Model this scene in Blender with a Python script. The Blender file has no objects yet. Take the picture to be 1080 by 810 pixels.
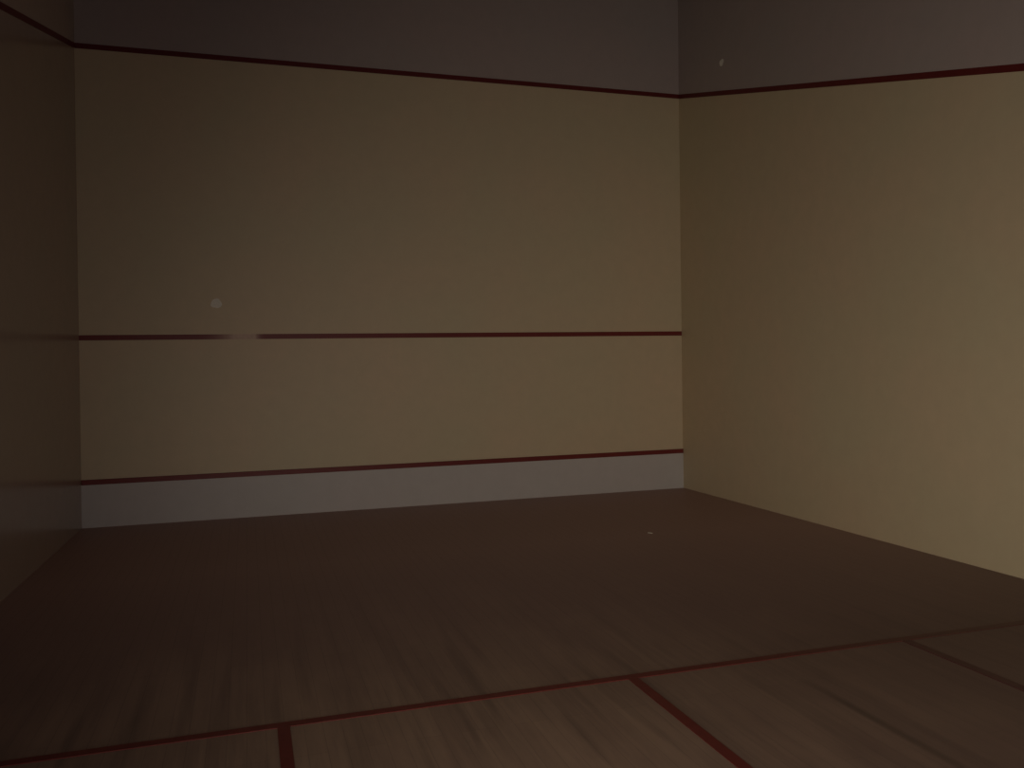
# A dark, unlit squash court seen from its back corner towards the front wall.
import bpy, bmesh, math, random
from mathutils import Vector

random.seed(4)
sc = bpy.context.scene
col = sc.collection

# ------------------------------------------------------------------ measures (metres)
W = 6.40            # court width
L = 9.75            # court length; front wall at y = 0, back wall at y = -L
TOP = 5.75          # ceiling height
OUT_Z = 4.577       # out line on the front wall (centre)
SERVE_Z = 1.8155    # service line (centre)
TIN_Z = 0.4352      # strip on top of the tin (centre)
SHORT_Y = -5.427    # short line
SLOPE_L, SLOPE_R = 0.2509, 0.2586   # fall of the side out lines per metre
H = 0.025           # half width of a line
PAINT = 0.003       # thickness of a painted line
GAP = 0.0015        # lines and boards sit this far off the wall

def lx(y, z):       # surface of the left wall (a hair out of plumb)
    return 0.0121 * z + 0.0095 * y
def rx(y, z):       # surface of the right wall
    return W + 0.0035 * z

# ------------------------------------------------------------------ helpers
def link(name, bm, mat, parent=None):
    bmesh.ops.recalc_face_normals(bm, faces=bm.faces[:])
    me = bpy.data.meshes.new(name)
    bm.to_mesh(me); bm.free()
    o = bpy.data.objects.new(name, me)
    col.objects.link(o)
    if mat: me.materials.append(mat)
    if parent: o.parent = parent
    return o

def tag(o, label, cat, group=None, kind=None):
    o['label'] = label; o['category'] = cat
    if group: o['group'] = group
    if kind: o['kind'] = kind
    return o

def empty(name, loc):
    o = bpy.data.objects.new(name, None)
    o.empty_display_size = 0.2
    o.location = loc
    col.objects.link(o)
    return o

def add_hexa(bm, c):
    """c: 8 corners, 4 of one face then the 4 facing them."""
    v = [bm.verts.new(p) for p in c]
    for f in ((0,1,2,3), (4,5,6,7), (0,1,5,4), (1,2,6,5), (2,3,7,6), (3,0,4,7)):
        bm.faces.new([v[i] for i in f])

def add_box(bm, a, b):
    (x0,y0,z0),(x1,y1,z1) = a, b
    add_hexa(bm, [(x0,y0,z0),(x1,y0,z0),(x1,y1,z0),(x0,y1,z0),
                  (x0,y0,z1),(x1,y0,z1),(x1,y1,z1),(x0,y1,z1)])

def bevel(bm, w, seg=2):
    bmesh.ops.recalc_face_normals(bm, faces=bm.faces[:])
    bmesh.ops.bevel(bm, geom=bm.edges[:], offset=w, segments=seg, affect='EDGES', profile=0.6)

# ------------------------------------------------------------------ materials
class NT:
    def __init__(self, name):
        self.m = bpy.data.materials.new(name); self.m.use_nodes = True
        self.t = self.m.node_tree; self.n = self.t.nodes
        self.b = self.n['Principled BSDF']
        self.geo = self.n.new('ShaderNodeNewGeometry')
        self.pos = self.geo.outputs['Position']
    def l(self, a, b): self.t.links.new(a, b)
    def noise(self, scale, detail=3, rough=0.55, stretch=None):
        n = self.n.new('ShaderNodeTexNoise')
        n.inputs['Scale'].default_value = scale
        n.inputs['Detail'].default_value = detail
        n.inputs['Roughness'].default_value = rough
        if stretch:
            mp = self.n.new('ShaderNodeMapping'); mp.inputs['Scale'].default_value = stretch
            self.l(self.pos, mp.inputs['Vector']); self.l(mp.outputs[0], n.inputs['Vector'])
        else:
            self.l(self.pos, n.inputs['Vector'])
        return n.outputs['Fac']
    def ramp(self, fac, lo, hi, a=0.0, b=1.0):
        r = self.n.new('ShaderNodeMapRange')
        r.inputs['From Min'].default_value = lo; r.inputs['From Max'].default_value = hi
        r.inputs['To Min'].default_value = a; r.inputs['To Max'].default_value = b
        self.l(fac, r.inputs['Value']); return r.outputs[0]
    def math(self, op, a, b=None):
        n = self.n.new('ShaderNodeMath'); n.operation = op
        for i, v in enumerate((a, b)):
            if v is None: continue
            if isinstance(v, (int, float)): n.inputs[i].default_value = v
            else: self.l(v, n.inputs[i])
        return n.outputs[0]
    def mix(self, fac, a, b, blend='MIX'):
        n = self.n.new('ShaderNodeMix'); n.data_type = 'RGBA'; n.blend_type = blend
        for key, v in ((0, fac), (6, a), (7, b)):
            if isinstance(v, (int, float)): n.inputs[key].default_value = v
            elif isinstance(v, tuple): n.inputs[key].default_value = v + ((1,) if len(v) == 3 else ())
            else: self.l(v, n.inputs[key])
        return n.outputs[2]
    def bump(self, fac, strength, dist):
        n = self.n.new('ShaderNodeBump'); n.inputs['Strength'].default_value = strength
        n.inputs['Distance'].default_value = dist
        self.l(fac, n.inputs['Height']); self.l(n.outputs[0], self.b.inputs['Normal'])
    def xyz(self):
        s = self.n.new('ShaderNodeSeparateXYZ'); self.l(self.pos, s.inputs[0]); return s.outputs

def plaster(name, base, warm, cool, rough, spec=0.5):
    t = NT(name)
    big = t.ramp(t.noise(0.9, 4), 0.35, 0.65)
    mid = t.ramp(t.noise(7, 5, 0.65), 0.35, 0.65)
    fine = t.noise(55, 3, 0.7)
    c = t.mix(big, warm, cool)
    c = t.mix(0.55, base, c)
    dk = tuple(v * 0.90 for v in base)
    c = t.mix(t.math('MULTIPLY', mid, 0.4), c, dk)
    t.l(c, t.b.inputs['Base Color'])
    t.b.inputs['Roughness'].default_value = rough
    t.b.inputs['Specular IOR Level'].default_value = spec
    t.bump(fine, 0.12, 0.004)
    return t.m

CREAM = (0.64, 0.525, 0.345)
M_cream = plaster('cream_wall_paint', CREAM, (0.68, 0.52, 0.345), (0.60, 0.53, 0.345), 0.55)
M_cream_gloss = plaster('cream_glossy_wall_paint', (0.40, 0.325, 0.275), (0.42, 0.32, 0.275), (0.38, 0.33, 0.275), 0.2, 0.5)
M_grey = plaster('grey_bare_plaster', (0.46, 0.39, 0.36), (0.48, 0.385, 0.355), (0.435, 0.39, 0.365), 0.85, 0.2)
M_ceiling = plaster('dark_ceiling_paint', (0.25, 0.22, 0.2), (0.26, 0.22, 0.2), (0.24, 0.22, 0.2), 0.9, 0.2)
M_tin = plaster('pale_grey_board', (0.575, 0.54, 0.51), (0.59, 0.535, 0.51), (0.55, 0.54, 0.51), 0.5, 0.4)

def red_paint(name, base, worn=None, rough=0.45, wear=0.25, scuffed=None):
    t = NT(name)
    n = t.ramp(t.noise(14, 4, 0.7), 0.40, 0.75)
    c = t.mix(t.math('MULTIPLY', n, wear), base, tuple(v * 0.55 for v in base))
    if worn:
        x = t.xyz()[0]
        x0, xa, xb, x1, under = worn       # fully worn between xa and xb, fading from x0 and to x1
        a = t.ramp(x, x0, xa); b = t.ramp(x, x1, xb)
        m = t.math('MULTIPLY', a, b)
        m = t.math('POWER', m, 3.2)
        jag = t.ramp(t.noise(38, 3, 0.6), 0.25, 0.7, 0.75, 1.0)
        m = t.math('MULTIPLY', m, jag)
        c = t.mix(m, c, under)
    if scuffed:                            # paint ground in with dirt from one end to the other
        xs, xe, dirt = scuffed
        g = t.ramp(t.math('ADD', t.xyz()[0], t.ramp(t.noise(3, 4), 0.3, 0.7, -0.35, 0.35)), xs, xe, 0.0, 0.85)
        c = t.mix(g, c, dirt)
    t.l(c, t.b.inputs['Base Color'])
    t.b.inputs['Roughness'].default_value = rough
    t.b.inputs['Specular IOR Level'].default_value = 0.3
    return t.m

RED = (0.135, 0.019, 0.017)
RED_LOW = (0.175, 0.025, 0.022)
M_red_low = red_paint('red_strip_paint', RED_LOW)
M_red = red_paint('dull_red_wall_paint', RED)
M_red_worn = red_paint('worn_red_wall_paint', RED_LOW, worn=(1.02, 1.42, 1.62, 1.74, (0.62, 0.45, 0.34)))
M_red_floor = red_paint('dull_red_floor_paint', (0.145, 0.022, 0.019), wear=0.5)
M_red_short = red_paint('scuffed_red_floor_paint', (0.145, 0.022, 0.019), wear=0.5, scuffed=(3.2, 5.2, (0.085, 0.034, 0.028)))
M_dark_red_floor = red_paint('dark_red_floor_paint', (0.085, 0.026, 0.026), wear=0.5)

def wood():
    t = NT('worn_wood_strip_floor')
    # strips run from the back wall to the front wall
    mp = t.n.new('ShaderNodeMapping'); mp.inputs['Rotation'].default_value = (0, 0, math.pi/2)
    t.l(t.pos, mp.inputs['Vector'])
    br = t.n.new('ShaderNodeTexBrick')
    t.l(mp.outputs[0], br.inputs['Vector'])
    br.offset = 0.37; br.offset_frequency = 3
    for k, v in (('Scale', 1.0), ('Mortar Size', 0.0012), ('Mortar Smooth', 0.2), ('Bias', 0.0),
                 ('Brick Width', 1.15), ('Row Height', 0.075)):
        br.inputs[k].default_value = v
    br.inputs['Color1'].default_value = (0.0, 0.0, 0.0, 1)
    br.inputs['Color2'].default_value = (1.0, 1.0, 1.0, 1)
    br.inputs['Mortar'].default_value = (0.5, 0.5, 0.5, 1)
    tone = t.n.new('ShaderNodeRGBToBW'); t.l(br.outputs['Color'], tone.inputs[0])
    c = t.mix(tone.outputs[0], (0.265, 0.176, 0.125), (0.300, 0.203, 0.142))
    grain = t.ramp(t.noise(1, 5, 0.65, (26, 1.6, 1)), 0.35, 0.68)
    c = t.mix(t.math('MULTIPLY', grain, 0.55), c, (0.165, 0.112, 0.086))
    worn = t.ramp(t.noise(1, 4, 0.6, (3.2, 0.75, 1)), 0.42, 0.68)
    c = t.mix(t.math('MULTIPLY', worn, 0.5), c, (0.37, 0.255, 0.172))
    stain = t.ramp(t.noise(1, 3, 0.5, (9, 0.55, 1)), 0.52, 0.70)
    c = t.mix(t.math('MULTIPLY', stain, 0.55), c, (0.115, 0.078, 0.060))
    # light falloff put into the wood colour, darkening away from a near-left spot
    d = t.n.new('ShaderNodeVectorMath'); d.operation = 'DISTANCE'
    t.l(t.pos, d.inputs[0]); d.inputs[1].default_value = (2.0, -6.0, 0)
    painted_shade = t.ramp(t.math('ADD', d.outputs['Value'], t.ramp(t.noise(1.3, 3), 0.3, 0.7, -0.35, 0.35)), 0.7, 2.7, 0.0, 0.80)
    c = t.mix(painted_shade, c, (0.135, 0.082, 0.068))
    # wood colour lifted towards the front wall, offsetting the painted shade there
    X = t.xyz()
    far_lift = t.math('MULTIPLY', t.ramp(X[1], -5.4, -2.4), 0.66)
    c = t.mix(far_lift, c, (0.53, 0.345, 0.30))
    # the gaps between strips, and one wider dark gap in the right-hand half behind the short line
    c = t.mix(t.math('MULTIPLY', br.outputs['Fac'], 0.3), c, (0.05, 0.035, 0.028))
    gx = t.ramp(t.math('ABSOLUTE', t.math('SUBTRACT', X[0], 3.95)), 0.028, 0.010)
    gy = t.ramp(t.math('ABSOLUTE', t.math('ADD', X[1], 6.35)), 0.65, 0.30)
    c = t.mix(t.math('MULTIPLY', t.math('MULTIPLY', gx, gy), 0.5), c, (0.06, 0.04, 0.03))
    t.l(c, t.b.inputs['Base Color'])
    t.b.inputs['Roughness'].default_value = 0.55
    t.b.inputs['Specular IOR Level'].default_value = 0.3
    t.bump(grain, 0.08, 0.002)
    return t.m
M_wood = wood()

def plain(name, base, rough=0.8):
    t = NT(name)
    n = t.ramp(t.noise(60, 3), 0.3, 0.7)
    t.l(t.mix(n, base, tuple(v * 0.8 for v in base)), t.b.inputs['Base Color'])
    t.b.inputs['Roughness'].default_value = rough
    return t.m
M_chalk = plain('chalky_white', (0.95, 0.92, 0.82))
M_fleck = plain('white_fleck', (0.85, 0.80, 0.70))
M_spot = plain('pale_ball_print', (0.93, 0.88, 0.75))

# ------------------------------------------------------------------ the setting
T = 0.2
bm = bmesh.new(); add_box(bm, (-0.6, -L - 0.6, -0.15), (W + 0.6, 0.4, 0.0))
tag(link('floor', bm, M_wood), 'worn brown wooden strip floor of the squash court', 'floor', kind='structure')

bm = bmesh.new(); add_box(bm, (-0.6, -L - 0.6, TOP), (W + 0.6, 0.4, TOP + 0.15))
tag(link('ceiling', bm, M_ceiling), 'dark ceiling closing the squash court above the walls', 'ceiling', kind='structure')

# front wall: cream playing surface, bare grey plaster above the out line
bm = bmesh.new(); add_box(bm, (-0.6, 0, 0), (W + 0.6, T, OUT_Z))
wf = tag(link('wall_front', bm, M_cream), 'broad cream front wall crossed by three red lines', 'wall', kind='structure')
bm = bmesh.new(); add_box(bm, (-0.6, 0, OUT_Z), (W + 0.6, T, TOP))
link('upper_plaster', bm, M_grey, wf)['label'] = 'dull grey plaster above the out line'

def side_wall(name, sx, slope, mat, label):
    inner = lx if sx < 0 else rx
    yf, yb = 0.0, -L
    zf, zb = OUT_Z, OUT_Z - slope * L
    def prism(z0f, z0b, z1f, z1b):
        bm = bmesh.new()
        pts = [(yf, z0f), (yb, z0b), (yb, z1b), (yf, z1f)]
        c = [(inner(y, z), y, z) for y, z in pts] + [(inner(y, z) + sx * T, y, z) for y, z in pts]
        add_hexa(bm, c); return bm
    w = tag(link(name, prism(0, 0, zf, zb), mat), label, 'wall', kind='structure')
    link('upper_plaster', prism(zf, zb, TOP, TOP), M_grey, w)['label'] = 'dull grey plaster above the sloping out line'
    return w
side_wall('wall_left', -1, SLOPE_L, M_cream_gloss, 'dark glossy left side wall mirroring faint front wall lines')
side_wall('wall_right', 1, SLOPE_R, M_cream, 'brightest cream side wall, lit towards the camera on the right')

# low back wall (left open above for the added fill lamp) with the open doorway the light comes through
DX0, DX1, DZ, BACK_Z = 0.35, 2.65, 2.05, 2.15
bm = bmesh.new()
add_box(bm, (-0.6, -L - T, 0), (DX0, -L, BACK_Z))
add_box(bm, (DX1, -L - T, 0), (W + 0.6, -L, BACK_Z))
add_box(bm, (DX0, -L - T, DZ), (DX1, -L, BACK_Z))
tag(link('wall_back', bm, M_cream), 'cream back wall with an open doorway behind the viewer', 'wall', kind='structure')

# ------------------------------------------------------------------ lines on the walls
# out line on the front wall
LINES = 'red out lines round the top of the court'
bm = bmesh.new()
add_box(bm, (lx(0, OUT_Z), -PAINT - GAP, OUT_Z - H), (rx(0, OUT_Z), -GAP, OUT_Z + H))
tag(link('out_line', bm, M_red), 'dark red out line running along the top of the front wall', 'court line', LINES)

def side_out_line(sx, slope, label):
    inner = lx if sx < 0 else rx
    bm = bmesh.new()
    def ring(y):
        z = OUT_Z + slope * y
        return [(inner(y, z + dz) + dx, y, z + dz) for dz, dx in ((-H, -sx * GAP), (H, -sx * GAP), (H, -sx * (PAINT + GAP)), (-H, -sx * (PAINT + GAP)))]
    add_hexa(bm, ring(-PAINT - GAP) + ring(-L))
    tag(link('out_line', bm, M_red), label, 'court line', LINES)
side_out_line(-1, SLOPE_L, 'dark red out line sloping on the left side wall, seen only near the corner')
side_out_line(1, SLOPE_R, 'dark red out line sloping along the bright right side wall')

# service line
bm = bmesh.new()
add_box(bm, (lx(0, SERVE_Z), -PAINT - GAP, SERVE_Z - H), (rx(0, SERVE_Z), -GAP, SERVE_Z + H))
tag(link('service_line', bm, M_red_worn), 'red service line across the middle of the front wall, rubbed away near its left end', 'court line')

# tin: pale board with a red strip on its top edge
tin = tag(empty('tin', (W / 2, 0, 0)), 'low pale grey tin board topped with a red strip along the foot of front wall', 'tin')
bm = bmesh.new()
x0, x1 = lx(0, 0) + 0.001 - W / 2, rx(0, 0) - 0.001 - W / 2
add_box(bm, (x0, -0.012, 0), (x1, -GAP, TIN_Z - H))
link('board', bm, M_tin, tin)
bm = bmesh.new()
x0 = lx(0, TIN_Z) + 0.002 - W / 2
add_box(bm, (x0, -0.018, TIN_Z - H), (x1, -GAP, TIN_Z + H)); bevel(bm, 0.004)
link('top_strip', bm, M_red_low, tin)['label'] = 'dark red strip on the top edge'

# ------------------------------------------------------------------ lines on the floor
bm = bmesh.new()
y0, y1 = SHORT_Y - H, SHORT_Y + H
add_box(bm, (lx(y0, 0), y0, 0), (W, y1, PAINT))
tag(link('short_line', bm, M_red_short), 'long red short line crossing the whole floor from side to side', 'court line')

def floor_line(name, x, y_end, mat, label, cat='court line', group=None):
    bm = bmesh.new()
    add_box(bm, (x - H, y_end, 0), (x + H, y0, PAINT))
    tag(link(name, bm, mat), label, cat, group)
floor_line('half_court_line', 3.2226, -L, M_red_floor, 'red half-court line, middle of the three lines running back from the short line')
BOX = 'inner side lines of the service boxes'
floor_line('service_box_line', 1.6451, SHORT_Y - 1.6, M_red_floor, 'short red service box line meeting the short line near the bottom left', group=BOX)
floor_line('service_box_line', 4.7820, SHORT_Y - 1.6, M_dark_red_floor, 'faint dark service box line behind the short line on the right', group=BOX)

# ------------------------------------------------------------------ marks
def blob(name, mat, r, ry, origin, axis, label, cat, thick=0.002, seed=1):
    """An irregular thin flake lying on a surface, domed to its middle; axis is the outward normal."""
    rnd = random.Random(seed)
    bm = bmesh.new()
    n = 28
    a = Vector(axis)
    u = Vector((0, 0, 1)).cross(a) if abs(a.z) < 0.9 else Vector((1, 0, 0))
    u.normalize(); v = a.cross(u)
    ph = [rnd.uniform(0, 6.28) for _ in range(3)]
    def ring(s, h):
        out = []
        for i in range(n):
            t = 2 * math.pi * i / n
            k = 1 + 0.10 * math.sin(2*t + ph[0]) + 0.08 * math.sin(3*t + ph[1]) + 0.05 * math.sin(5*t + ph[2])
            out.append(bm.verts.new(u * (r * k * s * math.cos(t)) + v * (ry * k * s * math.sin(t)) + a * h))
        return out
    rings = [ring(1, 0), ring(0.9, thick * 0.6), ring(0.5, thick)]
    for p, q in zip(rings, rings[1:]):
        for i in range(n):
            bm.faces.new((p[i], p[(i+1) % n], q[(i+1) % n], q[i]))
    bm.faces.new(rings[-1]); bm.faces.new(rings[0])
    o = link(name, bm, mat); o.location = origin
    return tag(o, label, cat)
blob('ball_mark', M_spot, 0.047, 0.052, (1.262, 0, 2.147), (0, -1, 0),
     'small round pale ball mark on the front wall above the service line', 'mark', seed=3)
yy, zz = -0.957, 4.652
blob('paint_chip', M_chalk, 0.040, 0.040, (rx(yy, zz), yy, zz), (-1, 0, 0),
     'tiny white chip on the grey plaster of the right wall, above its out line', 'mark', seed=8)
blob('paint_fleck', M_fleck, 0.020, 0.030, (4.836, -2.32, 0), (0, 0, 1),
     'tiny white fleck lying on the floor near the far right corner', 'mark', thick=0.004, seed=5)

# ------------------------------------------------------------------ light
def area(name, loc, target, sx, sy, power, color, spread=180):
    l = bpy.data.lights.new(name, 'AREA'); l.shape = 'RECTANGLE'
    l.size, l.size_y, l.energy, l.color = sx, sy, power, color
    l.spread = math.radians(spread)
    o = bpy.data.objects.new(name, l); col.objects.link(o); o.location = loc
    o.rotation_euler = (Vector(target) - Vector(loc)).to_track_quat('-Z', 'Y').to_euler()
    return o
area('doorway_light', (1.3, -9.70, 1.15), (6.4, -3.4, 0.7), 1.6, 1.9, 34.0, (1.0, 0.88, 0.74), 90)
area('doorway_fill', (1.5, -9.70, 0.95), (1.8, 0, 0.4), 1.6, 1.6, 5.2, (1.0, 0.88, 0.80), 70)  # second lamp added in the doorway, lifting the front wall's lower left
area('upper_fill', (W / 2, -9.70, 3.95), (W / 2, 0, 2.6), 6.0, 3.2, 9.0, (0.92, 0.85, 1.06))  # added fill above the back wall, a bluish lift for the dark areas

w = bpy.data.worlds.new('night'); sc.world = w; w.use_nodes = True
w.node_tree.nodes['Background'].inputs[0].default_value = (0.6, 0.55, 0.5, 1)
w.node_tree.nodes['Background'].inputs[1].default_value = 0.02

# ------------------------------------------------------------------ camera
cd = bpy.data.cameras.new('camera'); cam = bpy.data.objects.new('camera', cd); col.objects.link(cam)
cam.location = (1.5376, -9.1352, 1.4745)
cam.rotation_euler = (1.5494, 0.0187, -0.3087)
cd.sensor_fit = 'HORIZONTAL'; cd.sensor_width = 36.0
cd.lens = 36.0 * 913.73 / 1080.0
cd.shift_x = -12.0565 / 1080.0
cd.clip_start = 0.05
sc.camera = cam

sc.view_settings.view_transform = 'Standard'
sc.view_settings.look = 'None'
sc.view_settings.exposure = 0.0
sc.view_settings.gamma = 1.0
